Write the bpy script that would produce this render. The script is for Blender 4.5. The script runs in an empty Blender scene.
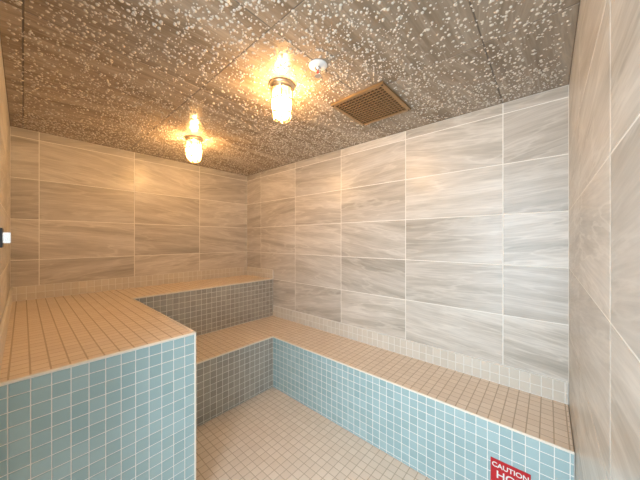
import bpy, bmesh, math, random
from mathutils import Vector, Matrix
random.seed(7)
S=bpy.context.scene
try:
    S.view_settings.view_transform='Standard'
except Exception: pass

# ---------------------------------------------------------------- dimensions
XF=-2.943; XR=0.086; YB=1.92; YL=-0.0625; H=2.16; EYE=1.33
UP=0.88; LO=0.455
UX=-2.40; LX=-1.87; BX=-1.285; BY=0.550; LY=1.49
T=0.0485

# ---------------------------------------------------------------- materials
def newmat(name):
    m=bpy.data.materials.new(name); m.use_nodes=True
    nt=m.node_tree; return m,nt,nt.nodes['Principled BSDF']
def simple(name,col,rough=.5,metal=0,**kw):
    m,nt,b=newmat(name)
    b.inputs['Base Color'].default_value=(*col,1); b.inputs['Roughness'].default_value=rough
    b.inputs['Metallic'].default_value=metal
    for k,v in kw.items(): b.inputs[k.replace('_',' ')].default_value=v
    n=nt.nodes.new('ShaderNodeTexNoise'); n.inputs['Scale'].default_value=60
    bp=nt.nodes.new('ShaderNodeBump'); bp.inputs['Strength'].default_value=.05; bp.inputs['Distance'].default_value=.002
    nt.links.new(n.outputs['Fac'],bp.inputs['Height']); nt.links.new(bp.outputs['Normal'],b.inputs['Normal'])
    return m
def ramp(nt,stops):
    r=nt.nodes.new('ShaderNodeValToRGB'); e=r.color_ramp.elements
    while len(e)<len(stops): e.new(.5)
    for i,(p,c) in enumerate(stops): e[i].position=p; e[i].color=(*c,1)
    return r
def stone(name,stops,rough,sy=9,amount=.25,bump=.1,grain=(.83,1.07)):
    m,nt,b=newmat(name); L=nt.links
    uv=nt.nodes.new('ShaderNodeUVMap'); uv.uv_map='UVMap'
    mp=nt.nodes.new('ShaderNodeMapping'); mp.inputs['Scale'].default_value=(.7,sy,1)
    L.new(uv.outputs['UV'],mp.inputs['Vector'])
    n=nt.nodes.new('ShaderNodeTexNoise'); n.inputs['Scale'].default_value=1.3; n.inputs['Detail'].default_value=10
    n.inputs['Roughness'].default_value=.6; n.inputs['Distortion'].default_value=.12
    L.new(mp.outputs['Vector'],n.inputs['Vector'])
    r=ramp(nt,stops); L.new(n.outputs['Fac'],r.inputs['Fac'])
    mp2=nt.nodes.new('ShaderNodeMapping'); mp2.inputs['Scale'].default_value=(5,80,1)
    L.new(uv.outputs['UV'],mp2.inputs['Vector'])
    n2=nt.nodes.new('ShaderNodeTexNoise'); n2.inputs['Scale'].default_value=1.5; n2.inputs['Detail'].default_value=5
    L.new(mp2.outputs['Vector'],n2.inputs['Vector'])
    r2=ramp(nt,[(.3,(grain[0],)*3),(.7,(grain[1],)*3)]); L.new(n2.outputs['Fac'],r2.inputs['Fac'])
    mx=nt.nodes.new('ShaderNodeMix'); mx.data_type='RGBA'; mx.blend_type='MULTIPLY'; mx.inputs[0].default_value=.85
    L.new(r.outputs['Color'],mx.inputs[6]); L.new(r2.outputs['Color'],mx.inputs[7])
    mp3=nt.nodes.new('ShaderNodeMapping'); mp3.inputs['Scale'].default_value=(.8,5.5,1); mp3.inputs['Rotation'].default_value=(0,0,.12)
    L.new(uv.outputs['UV'],mp3.inputs['Vector'])
    n3=nt.nodes.new('ShaderNodeTexNoise'); n3.inputs['Scale'].default_value=1.8; n3.inputs['Detail'].default_value=6; n3.inputs['Distortion'].default_value=.3
    L.new(mp3.outputs['Vector'],n3.inputs['Vector'])
    r4=ramp(nt,[(.47,(0,0,0)),(.5,(.4,.4,.4)),(.53,(0,0,0))]); L.new(n3.outputs['Fac'],r4.inputs['Fac'])
    mv=nt.nodes.new('ShaderNodeMix'); mv.data_type='RGBA'; mv.blend_type='MIX'
    L.new(r4.outputs['Color'],mv.inputs[0]); L.new(mx.outputs[2],mv.inputs[6]); mv.inputs[7].default_value=tuple(min(1,c*1.12) for c in stops[-1][1])+(1,)
    at=nt.nodes.new('ShaderNodeAttribute'); at.attribute_name='rnd'
    r3=ramp(nt,[(0,(1-amount,)*3),(1,(1.0,)*3)]); L.new(at.outputs['Fac'],r3.inputs['Fac'])
    mx2=nt.nodes.new('ShaderNodeMix'); mx2.data_type='RGBA'; mx2.blend_type='MULTIPLY'; mx2.inputs[0].default_value=1
    L.new(mv.outputs[2],mx2.inputs[6]); L.new(r3.outputs['Color'],mx2.inputs[7])
    L.new(mx2.outputs[2],b.inputs['Base Color'])
    b.inputs['Roughness'].default_value=rough
    bp=nt.nodes.new('ShaderNodeBump'); bp.inputs['Strength'].default_value=bump; bp.inputs['Distance'].default_value=.003
    L.new(n2.outputs['Fac'],bp.inputs['Height']); L.new(bp.outputs['Normal'],b.inputs['Normal'])
    return m
def mosaic(name,ca,cb,rough):
    m,nt,b=newmat(name); L=nt.links
    at=nt.nodes.new('ShaderNodeAttribute'); at.attribute_name='rnd'
    tc=nt.nodes.new('ShaderNodeTexCoord'); n=nt.nodes.new('ShaderNodeTexNoise'); n.inputs['Scale'].default_value=2.5; n.inputs['Detail'].default_value=4
    L.new(tc.outputs['Object'],n.inputs['Vector'])
    a=nt.nodes.new('ShaderNodeMath'); a.operation='MULTIPLY_ADD'; a.inputs[1].default_value=.45
    L.new(at.outputs['Fac'],a.inputs[0])
    s=nt.nodes.new('ShaderNodeMath'); s.operation='MULTIPLY'; s.inputs[1].default_value=.55; L.new(n.outputs['Fac'],s.inputs[0])
    L.new(s.outputs[0],a.inputs[2])
    r=ramp(nt,[(0,ca),(1,cb)]); L.new(a.outputs[0],r.inputs['Fac']); L.new(r.outputs['Color'],b.inputs['Base Color'])
    b.inputs['Roughness'].default_value=rough
    return m
M_wall=stone('wall_stone_tile',[(.30,(.43,.39,.33)),(.44,(.58,.53,.46)),(.56,(.69,.64,.57)),(.70,(.78,.74,.67))],.33,7,.2)
M_ceil=stone('ceiling_stone_tile_wet',[(.30,(.23,.165,.105)),(.5,(.37,.285,.20)),(.70,(.50,.41,.31))],.12,6,.25,bump=.3)
M_top=mosaic('mosaic_beige',(.73,.61,.49),(.87,.76,.64),.33)
M_up=mosaic('mosaic_upstand',(.60,.55,.47),(.74,.69,.61),.3)
M_blue_cool=mosaic('mosaic_blue_cool_lit',(.29,.42,.435),(.42,.56,.575),.18)  # blue riser tile, teal of the cool light deepened in its colour
M_taupe_warm=mosaic('mosaic_taupe_warm_lit',(.30,.285,.25),(.46,.445,.40),.14)  # cross risers: grey-brown cast of the warmer light put into the tile colour
M_floor=mosaic('mosaic_floor',(.73,.61,.50),(.87,.76,.65),.33)
M_grout=simple('grout_light',(.82,.80,.75),.8)
M_groutt=simple('grout_tan',(.54,.44,.33),.8)
M_groutw=simple('grout_wall',(.88,.85,.79),.8)
M_groutc=simple('grout_ceiling',(.13,.10,.075),.6)
M_bead=simple('bead_cream',(.85,.77,.65),.5)
M_metal=simple('brushed_metal',(.55,.50,.42),.3,1)
M_guard=simple('guard_metal',(.42,.33,.22),.35,1)
M_chrome=simple('chrome',(.8,.8,.8),.12,1)
M_white=simple('white_enamel',(.8,.8,.78),.35)
M_black=simple('black_plastic',(.02,.02,.02),.4)
M_bronze=simple('vent_bronze',(.36,.23,.11),.3,.6)
M_dark=simple('duct_dark',(.05,.028,.012),.8)
M_red=simple('sign_red',(.50,.012,.02),.4)
M_bulb=simple('bulb_hot',(1,.8,.5),.2,0)
b=M_bulb.node_tree.nodes['Principled BSDF']; b.inputs['Emission Color'].default_value=(1,.57,.22,1); b.inputs['Emission Strength'].default_value=800
M_jar,nt,b=newmat('ribbed_glass_jar')
b.inputs['Base Color'].default_value=(1,.85,.6,1); b.inputs['Roughness'].default_value=.1
b.inputs['Emission Color'].default_value=(1,.60,.20,1); b.inputs['Emission Strength'].default_value=1.4
tr=nt.nodes.new('ShaderNodeBsdfTransparent'); ms=nt.nodes.new('ShaderNodeMixShader')
tc=nt.nodes.new('ShaderNodeTexCoord'); sp=nt.nodes.new('ShaderNodeSeparateXYZ'); nt.links.new(tc.outputs['Object'],sp.inputs[0])
an=nt.nodes.new('ShaderNodeMath'); an.operation='ARCTAN2'; nt.links.new(sp.outputs['Y'],an.inputs[0]); nt.links.new(sp.outputs['X'],an.inputs[1])
ml=nt.nodes.new('ShaderNodeMath'); ml.operation='MULTIPLY'; ml.inputs[1].default_value=16; nt.links.new(an.outputs[0],ml.inputs[0])
si=nt.nodes.new('ShaderNodeMath'); si.operation='SINE'; nt.links.new(ml.outputs[0],si.inputs[0])
ma=nt.nodes.new('ShaderNodeMath'); ma.operation='MULTIPLY_ADD'; ma.inputs[1].default_value=.25; ma.inputs[2].default_value=.45; nt.links.new(si.outputs[0],ma.inputs[0])
nt.links.new(ma.outputs[0],ms.inputs[0]); nt.links.new(tr.outputs[0],ms.inputs[1]); nt.links.new(b.outputs[0],ms.inputs[2])
nt.links.new(ms.outputs[0],nt.nodes['Material Output'].inputs['Surface'])
M_drop=simple('water_drop',(.88,.77,.62),.05,0); b=M_drop.node_tree.nodes['Principled BSDF']; b.inputs['Transmission Weight'].default_value=.4; b.inputs['IOR'].default_value=1.45
b.inputs['Coat Weight'].default_value=.8; b.inputs['Coat Roughness'].default_value=.04

# ---------------------------------------------------------------- mesh builder
class MB:
    def __init__(s,name,mats):
        s.name=name; s.mats=mats; s.v=[]; s.f=[]; s.m=[]; s.r=[]; s.uv=[]
    def quad(s,pts,m=0,r=.5,uv=None):
        i=len(s.v); s.v+= [tuple(p) for p in pts]; n=len(pts); s.f.append(tuple(range(i,i+n))); s.m.append(m); s.r.append(r)
        s.uv.append(uv or [(0,0)]*n)
    def box(s,a,b,m=0):
        x0,y0,z0=a;x1,y1,z1=b
        P=[(x0,y0,z0),(x1,y0,z0),(x1,y1,z0),(x0,y1,z0),(x0,y0,z1),(x1,y0,z1),(x1,y1,z1),(x0,y1,z1)]
        for q in ((3,2,1,0),(4,5,6,7),(0,1,5,4),(1,2,6,5),(2,3,7,6),(3,0,4,7)): s.quad([P[k] for k in q],m)
    def tiles(s,O,A,B,us,vs,m=0,gap=.004,t=.0015,ang=.15,skip=None):
        O=Vector(O);A=Vector(A);B=Vector(B);N=A.cross(B); bev=min(.0012,t)
        for i in range(len(us)-1):
            for j in range(len(vs)-1):
                u0=us[i]+gap/2;u1=us[i+1]-gap/2;v0=vs[j]+gap/2;v1=vs[j+1]-gap/2
                if u1-u0<.004 or v1-v0<.004: continue
                if skip and skip((u0+u1)/2,(v0+v1)/2): continue
                r=random.random(); th=random.choice((-1,1))*random.uniform(.02,ang); ox=random.uniform(0,40); oy=random.uniform(0,40)
                c,sn=math.cos(th),math.sin(th)
                P=lambda u,v,h:O+A*u+B*v+N*h
                def UV(u,v): 
                    a=u-u0; bb=v-v0; return (ox+c*a-sn*bb, oy+sn*a+c*bb)
                lo=[(u0,v0),(u1,v0),(u1,v1),(u0,v1)]
                hi=[(u0+bev,v0+bev),(u1-bev,v0+bev),(u1-bev,v1-bev),(u0+bev,v1-bev)]
                s.quad([P(*q,t) for q in hi],m,r,[UV(*q) for q in hi])
                for k in range(4):
                    q=[lo[k],lo[(k+1)%4]]; w=[hi[(k+1)%4],hi[k]]
                    s.quad([P(*q[0],0),P(*q[1],0),P(*w[0],t),P(*w[1],t)],m,r,[UV(*z) for z in q+w])
    def build(s,parent=None):
        me=bpy.data.meshes.new(s.name); me.from_pydata(s.v,[],s.f)
        for m in s.mats: me.materials.append(m)
        me.polygons.foreach_set('material_index',s.m)
        at=me.attributes.new('rnd','FLOAT','FACE'); at.data.foreach_set('value',s.r)
        ul=me.uv_layers.new(name='UVMap'); flat=[c for f in s.uv for p in f for c in p]; ul.data.foreach_set('uv',flat)
        me.update(); o=bpy.data.objects.new(s.name,me); S.collection.objects.link(o)
        if parent: o.parent=parent
        return o
def steps(a,b,t,start=None):
    if start is None: start=a
    k=math.ceil((a-start)/t+1e-6); out=[a]; x=start+k*t
    while x<b-1e-4:
        out.append(x); x+=t
    out.append(b); return out
WG=.005
zs=steps(0,H,.305,.57-.305*2)
w=MB('wall_back',[M_wall,M_groutw,M_up]); w.box((XF-.1,YB,0),(XR+.1,YB+.1,H),1)
w.tiles((0,YB,0),(1,0,0),(0,0,1),steps(XF,XR,.61,-.204),[z for z in zs if z>=.56],0,gap=WG,t=.0008,ang=.2)
w.build()
w=MB('wall_far',[M_wall,M_groutw]); w.box((XF-.1,YL-.1,0),(XF,YB,H),1)
w.tiles((XF,0,0),(0,1,0),(0,0,1),steps(YL,YB,.6127,YB),[z for z in zs if z>=.8],0,gap=WG,t=.0008,ang=.2); w.build()
w=MB('wall_right',[M_wall,M_groutw]); w.box((XR,YL-.1,0),(XR+.1,YB,H),1)
w.tiles((XR,0,0),(0,-1,0),(0,0,1),steps(-YB,-YL,.61,-YB),zs,0,gap=.004,t=.0008,ang=.2); w.build()
DX=-.86
w=MB('wall_left',[M_wall,M_groutw]); w.box((XF,YL-.1,0),(DX-.04,YL,H),1); w.box((DX-.04,YL-.1,2.08),(XR,YL,H),1)
w.tiles((0,YL,0),(-1,0,0),(0,0,1),steps(-(DX-.04),-XF,.61,-XF),zs,0,gap=WG,t=.0008,ang=.2); w.build()
f=MB('floor',[M_floor,M_groutt]); f.box((XF,YL-.1,-.1),(XR,YB,0),1)
f.tiles((0,0,0),(1,0,0),(0,1,0),steps(XF,XR,T,BX),steps(YL,YB,T,LY),0,gap=.0045,t=.0005); f.build()
c=MB('ceiling',[M_ceil,M_groutc]); c.box((XF-.1,YL-.1,H),(XR+.1,YB+.1,H+.1),1)
c.tiles((0,0,H),(0,1,0),(1,0,0),steps(YL,YB,.64,YB),steps(XF,XR,.61,-.204),0,gap=.0045,ang=.3); c.build()

# ---------------------------------------------------------------- benches
X,Y,Z=(1,0,0),(0,1,0),(0,0,1)
def bead(mb,a,b,r=.006):
    a=Vector(a);b=Vector(b);d=(b-a).normalized(); p=d.orthogonal().normalized(); q=d.cross(p); n=8
    for k in range(n):
        t0=2*math.pi*k/n;t1=2*math.pi*(k+1)/n
        c0=p*math.cos(t0)*r+q*math.sin(t0)*r; c1=p*math.cos(t1)*r+q*math.sin(t1)*r
        mb.quad([a+c0,a+c1,b+c1,b+c0],3)
TG=dict(gap=.005,t=.0005)
U=MB('upper_tiled_bench',[M_top,M_grout,M_blue_cool,M_bead,M_up,M_groutt,M_taupe_warm])
x0,y0=XF+.0018,YL+.0018
U.box((x0,y0,.002),(BX,BY,UP-.0002),1); U.box((x0,BY,.002),(UX,YB-.002,UP-.0002),1)
U.quad([(x0,y0,UP),(BX,y0,UP),(BX,BY,UP),(x0,BY,UP)],5); U.quad([(x0,BY,UP),(UX,BY,UP),(UX,YB-.002,UP),(x0,YB-.002,UP)],5)
U.tiles((0,0,UP),X,Y,steps(XF+.002,BX-.004,T,BX),steps(y0,BY-.004,T,BY),0,**TG)
U.tiles((0,0,UP),X,Y,steps(XF+.002,UX-.004,T,UX),steps(BY,YB-.004,T,BY),0,**TG)
U.tiles((BX,0,0),Y,Z,steps(y0,BY-.004,T,BY),steps(.002,UP-.006,T,UP),2,gap=.0032)
U.tiles((0,BY,0),(-1,0,0),Z,steps(-BX+.004,-LX,T,-BX),steps(.002,UP-.006,T,UP),2)
U.tiles((0,BY,0),(-1,0,0),Z,steps(-LX,-UX,T,-BX),steps(LO+.003,UP-.006,T,UP),2)
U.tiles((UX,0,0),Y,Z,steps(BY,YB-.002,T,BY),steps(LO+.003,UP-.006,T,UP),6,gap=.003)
h=.105
U.box((XF+.002,y0,UP),(XF+.011,YB-.002,UP+h),1); U.tiles((XF+.011,0,UP),Y,Z,steps(y0,YB-.011,T,BY),steps(.002,h,.0525,.0),4)
U.box((XF+.011,y0,UP),(BX,y0+.009,UP+h),1); U.tiles((0,y0+.009,UP),(-1,0,0),Z,steps(-BX,-XF-.011,T,-BX),steps(.002,h,.0525,.0),4)
U.box((XF+.011,YB-.011,UP),(UX,YB-.002,UP+h),1); U.tiles((0,YB-.011,UP),X,Z,steps(XF+.011,UX,T,UX),steps(.002,h,.0525,.0),4)
bead(U,(BX,y0,UP),(BX,BY,UP)); bead(U,(BX,BY,UP),(UX,BY,UP)); bead(U,(UX,BY,UP),(UX,YB-.012,UP)); bead(U,(BX,BY,.002),(BX,BY,UP),.0045)
U.build()
Lb=MB('lower_tiled_bench',[M_top,M_grout,M_blue_cool,M_bead,M_up,M_groutt,M_taupe_warm])
Lb.box((UX+.003,BY+.003,.002),(LX,LY,LO-.0002),1); Lb.box((UX+.003,LY,.002),(XR-.003,YB-.003,LO-.0002),1)
Lb.quad([(UX+.003,BY+.003,LO),(LX,BY+.003,LO),(LX,LY,LO),(UX+.003,LY,LO)],5); Lb.quad([(UX+.003,LY,LO),(XR-.003,LY,LO),(XR-.003,YB-.003,LO),(UX+.003,YB-.003,LO)],5)
Lb.tiles((0,0,LO),X,Y,steps(UX+.003,LX-.004,T,LX),steps(BY+.003,LY,T,LY),0,**TG)
Lb.tiles((0,0,LO),X,Y,steps(UX+.003,XR-.003,T,LX),steps(LY+.004,YB-.012,T,LY),0,**TG)
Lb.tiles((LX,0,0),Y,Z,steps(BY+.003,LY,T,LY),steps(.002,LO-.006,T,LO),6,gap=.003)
Lb.tiles((0,LY,0),X,Z,steps(LX,XR-.003,T,LX),steps(.002,LO-.006,T,LO),2,gap=.0036)
h=.115
Lb.box((UX+.003,YB-.012,LO),(XR-.003,YB-.003,LO+h),1); Lb.tiles((0,YB-.012,LO),X,Z,steps(UX+.003,XR-.003,T,LX),steps(.002,h,.057,0),4)
bead(Lb,(LX,BY+.003,LO),(LX,LY,LO)); bead(Lb,(LX,LY,LO),(XR-.003,LY,LO)); bead(Lb,(LX,LY,.004),(LX,LY,LO),.004)
Lb.build()

# ---------------------------------------------------------------- lathe helper
def lathe(name,prof,mat,loc,n=40,parent=None,ribs=0,amp=0,caps=True):
    bm=bmesh.new(); rows=[]
    for r,z in prof:
        row=[]
        for k in range(n):
            a=2*math.pi*k/n; rr=r*(1+(amp*math.cos(ribs*a) if ribs else 0))
            row.append(bm.verts.new((rr*math.cos(a),rr*math.sin(a),z)))
        rows.append(row)
    for i in range(len(rows)-1):
        for k in range(n): bm.faces.new((rows[i][k],rows[i][(k+1)%n],rows[i+1][(k+1)%n],rows[i+1][k]))
    if caps: bm.faces.new(rows[0])
    bm.faces.new(rows[-1][::-1])
    bmesh.ops.recalc_face_normals(bm,faces=bm.faces)
    me=bpy.data.meshes.new(name); bm.to_mesh(me); bm.free()
    for p in me.polygons: p.use_smooth=True
    me.materials.append(mat); o=bpy.data.objects.new(name,me); S.collection.objects.link(o); o.location=loc
    if parent: o.parent=parent
    md=o.modifiers.new('b','EDGE_SPLIT'); md.split_angle=math.radians(40)
    return o
def wire(name,pts_list,rad,mat,parent,loc=(0,0,0),cyc=None):
    cu=bpy.data.curves.new(name,'CURVE'); cu.dimensions='3D'; cu.bevel_depth=rad; cu.bevel_resolution=2
    for i,pts in enumerate(pts_list):
        sp=cu.splines.new('POLY'); sp.points.add(len(pts)-1)
        for k,p in enumerate(pts): sp.points[k].co=(*p,1)
        sp.use_cyclic_u=bool(cyc and cyc[i])
    cu.materials.append(mat); o=bpy.data.objects.new(name,cu); S.collection.objects.link(o); o.location=loc; o.parent=parent; return o
def empty(name,loc):
    o=bpy.data.objects.new(name,None); S.collection.objects.link(o); o.location=loc; o.empty_display_size=.1; return o

ZC=H-.0016
def lamp(u,v):
    E=empty('caged_ceiling_light',(-u,v,ZC))
    lathe('canopy',[(.050,0),(.066,0),(.068,-.006),(.066,-.012),(.060,-.016),(.055,-.018)],M_metal,(0,0,0),parent=E)
    lathe('collar',[(.048,-.018),(.055,-.018),(.056,-.024),(.053,-.028),(.048,-.031)],M_metal,(0,0,0),parent=E)
    lathe('bulb_socket',[(.014,-.031),(.016,-.033),(.016,-.055),(.012,-.058)],M_white,(0,0,0),parent=E,n=24)
    lathe('light_bulb',[(.010,-.058),(.018,-.070),(.026,-.090),(.028,-.105),(.024,-.122),(.012,-.133),(.003,-.135)],M_bulb,(0,0,0),parent=E,n=24)
    lathe('glass_jar',[(.046,-.031),(.050,-.036),(.053,-.06),(.052,-.12),(.047,-.155),(.038,-.175),(.022,-.187),(.006,-.190)],M_jar,(0,0,0),n=128,parent=E,ribs=16,amp=.02,caps=False)
    ps=[];cy=[]
    for k in range(6):
        a=math.pi*2*k/6+.3; pr=[(.054,-.022),(.062,-.050),(.061,-.125),(.054,-.165),(.041,-.187),(.016,-.198)]
        ps.append([(r*math.cos(a),r*math.sin(a),z) for r,z in pr]); cy.append(False)
    for r,z in ((.0615,-.09),(.056,-.158),(.016,-.198)):
        ps.append([(r*math.cos(t*math.pi/16),r*math.sin(t*math.pi/16),z) for t in range(32)]); cy.append(True)
    wire('wire_guard',ps,.0031,M_guard,E,cyc=cy)
    return E
lamp(1.07,.913); lamp(2.165,.917)

E=empty('fire_sprinkler',(-.819,.921,ZC))
lathe('escutcheon',[(.018,0),(.043,0),(.044,-.003),(.036,-.008),(.024,-.010),(.018,-.009)],M_white,(0,0,0),parent=E)
lathe('body',[(.013,-.002),(.016,-.016),(.013,-.022),(.009,-.026)],M_chrome,(0,0,0),parent=E,n=24)
lathe('glass_bulb',[(.002,-.026),(.004,-.032),(.004,-.042),(.002,-.046)],M_red,(0,0,0),parent=E,n=16)
wire('frame_arms',[[(.011,0,-.022),(.015,0,-.034),(.006,0,-.048),(0,0,-.050)],[(-.011,0,-.022),(-.015,0,-.034),(-.006,0,-.048),(0,0,-.050)]],.002,M_chrome,E)
lathe('deflector',[(.004,-.049),(.016,-.050),(.017,-.052),(.004,-.053)],M_chrome,(0,0,0),parent=E,n=24,ribs=12,amp=.08)

x0,x1,y0v,y1v=-.995,-.645,1.235,1.605
V=MB('ceiling_vent_grille',[M_bronze,M_dark]); V.box((x0+.02,y0v+.02,H-.005),(x1-.02,y1v-.02,H-.002),1)
fw=.022
for a,b2 in (((x0,y0v),(x1,y0v+fw)),((x0,y1v-fw),(x1,y1v)),((x0,y0v+fw),(x0+fw,y1v-fw)),((x1-fw,y0v+fw),(x1,y1v-fw))):
    V.box((a[0],a[1],H-.014),(b2[0],b2[1],H-.002),0)
n=13
for k in range(1,n):
    xx=x0+fw+(x1-x0-2*fw)*k/n; V.box((xx-.0022,y0v+fw,H-.012),(xx+.0022,y1v-fw,H-.005),0)
    yy=y0v+fw+(y1v-y0v-2*fw)*k/n; V.box((x0+fw,yy-.0022,H-.0125),(x1-fw,yy+.0022,H-.005),0)
for sx in (x0+.011,x1-.011):
    for sy in (y0v+.011,y1v-.011): V.box((sx-.004,sy-.004,H-.016),(sx+.004,sy+.004,H-.014),1)
V.build()

import numpy as np
rng=np.random.default_rng(3)
from mathutils import noise
vs=[];fs=[]; seg=8; prof=[(1,0),(.93,.34),(.66,.62),(.3,.76)]
cnt=0
while cnt<17000:
    x=rng.uniform(XF+.02,XR-.02); y=rng.uniform(YL+.02,YB-.02)
    d=noise.noise(Vector((x*2.2,y*2.2,1.3)))*.5+noise.noise(Vector((x*9,y*9,4)))*.3+.5
    if rng.random()>d+.1: continue
    if x0-.01<x<x1+.01 and y0v-.01<y<y1v+.01: continue
    if any((x-a)**2+(y-b2)**2<r*r for a,b2,r in ((-1.07,.913,.076),(-2.165,.917,.076),(-.819,.921,.05))): continue
    cnt+=1
    r=.0022+.0048*rng.random()**2.1; ax=rng.uniform(.9,1.35); th=rng.uniform(0,3.14); i0=len(vs); cc,ss=math.cos(th),math.sin(th)
    for pr,pz in prof:
        for k in range(seg):
            a=2*math.pi*k/seg; px=pr*r*math.cos(a)*ax; py=pr*r*math.sin(a)
            vs.append((x+cc*px-ss*py,y+ss*px+cc*py,H-.0014-pz*r))
    vs.append((x,y,H-.0014-.8*r)); top=len(vs)-1
    for i in range(len(prof)-1):
        for k in range(seg):
            fs.append((i0+i*seg+k,i0+(i+1)*seg+k,i0+(i+1)*seg+(k+1)%seg,i0+i*seg+(k+1)%seg))
    i=len(prof)-1
    for k in range(seg): fs.append((i0+i*seg+k,top,i0+i*seg+(k+1)%seg))
me=bpy.data.meshes.new('condensation_droplets'); me.from_pydata(vs,[],fs); me.polygons.foreach_set('use_smooth',[True]*len(fs)); me.materials.append(M_drop)
bm=bmesh.new(); bm.from_mesh(me); bmesh.ops.recalc_face_normals(bm,faces=bm.faces)
bm.faces.ensure_lookup_table()
if sum(1 for f_ in bm.faces[:2000] if f_.normal.z>0.2)>200: bmesh.ops.reverse_faces(bm,faces=bm.faces)
bm.to_mesh(me); bm.free()
o=bpy.data.objects.new('condensation_droplets',me); S.collection.objects.link(o)

SX0,SX1=-.207,-.056; sy=LY-.0018
E=empty('caution_sign',((SX0+SX1)/2,sy,.285)); wd=(SX1-SX0)
P=MB('plate',[M_red]); P.box((-wd/2,-.003,-.21),(wd/2,0,0),0); p=P.build(E)
bv=p.modifiers.new('b','BEVEL'); bv.width=.0012
def text(nm,s,size,z,mat):
    cu=bpy.data.curves.new(nm,'FONT'); cu.body=s; cu.size=size; cu.align_x='CENTER'; cu.extrude=.0003; cu.offset=.0006
    cu.materials.append(mat); o=bpy.data.objects.new(nm,cu); S.collection.objects.link(o); o.parent=E; o.location=(0,-.0035,z); o.rotation_euler=(math.pi/2,0,0)
text('caution_text','CAUTION',.031,-.036,M_white); text('hot_text','HOT',.05,-.085,M_white); text('surface_text','SURFACES',.026,-.12,M_white)
text('steam_text','DO NOT TOUCH',.018,-.15,M_white)

E=empty('steam_temperature_sensor',(-.95,YL+.0018,1.335))
P=MB('housing',[M_chrome,M_black,M_white]); P.box((-.045,0,-.034),(.045,.018,.034),0); P.box((-.032,.018,-.022),(.032,.030,.022),1); P.box((-.02,.030,-.012),(.02,.042,.012),0)
p=P.build(E); bv=p.modifiers.new('b','BEVEL'); bv.width=.003; bv.segments=2

P=MB('door_1',[M_metal]); P.box((DX-.04,YL-.10,0),(DX,YL+.003,2.08)); P.box((DX,YL-.10,2.04),(XR-.002,YL+.003,2.08)); P.build()

# ---------------------------------------------------------------- light
W=bpy.data.worlds.new('World'); S.world=W; W.use_nodes=True
bg=W.node_tree.nodes['Background']; bg.inputs[0].default_value=(.66,.84,1,1); bg.inputs[1].default_value=1.8
def area(nm,loc,tgt,sz,e,col):
    l=bpy.data.lights.new(nm,'AREA'); l.energy=e; l.color=col; l.shape='RECTANGLE'; l.size=sz[0]; l.size_y=sz[1]
    o=bpy.data.objects.new(nm,l); S.collection.objects.link(o); o.location=loc
    o.rotation_euler=(Vector(tgt)-Vector(loc)).to_track_quat('-Z','Y').to_euler(); return o
area('doorway_daylight',(-.30,-.9,1.25),(-.95,1.5,.8),(1.0,1.6),52,(.74,.89,1))

cam=bpy.data.cameras.new('camera'); cam.sensor_width=36; cam.lens=36*260/640; cam.clip_start=.01
co=bpy.data.objects.new('camera',cam); S.collection.objects.link(co); co.location=(0,0,EYE); co.rotation_euler=(math.pi/2,0,math.radians(41.2)); S.camera=co
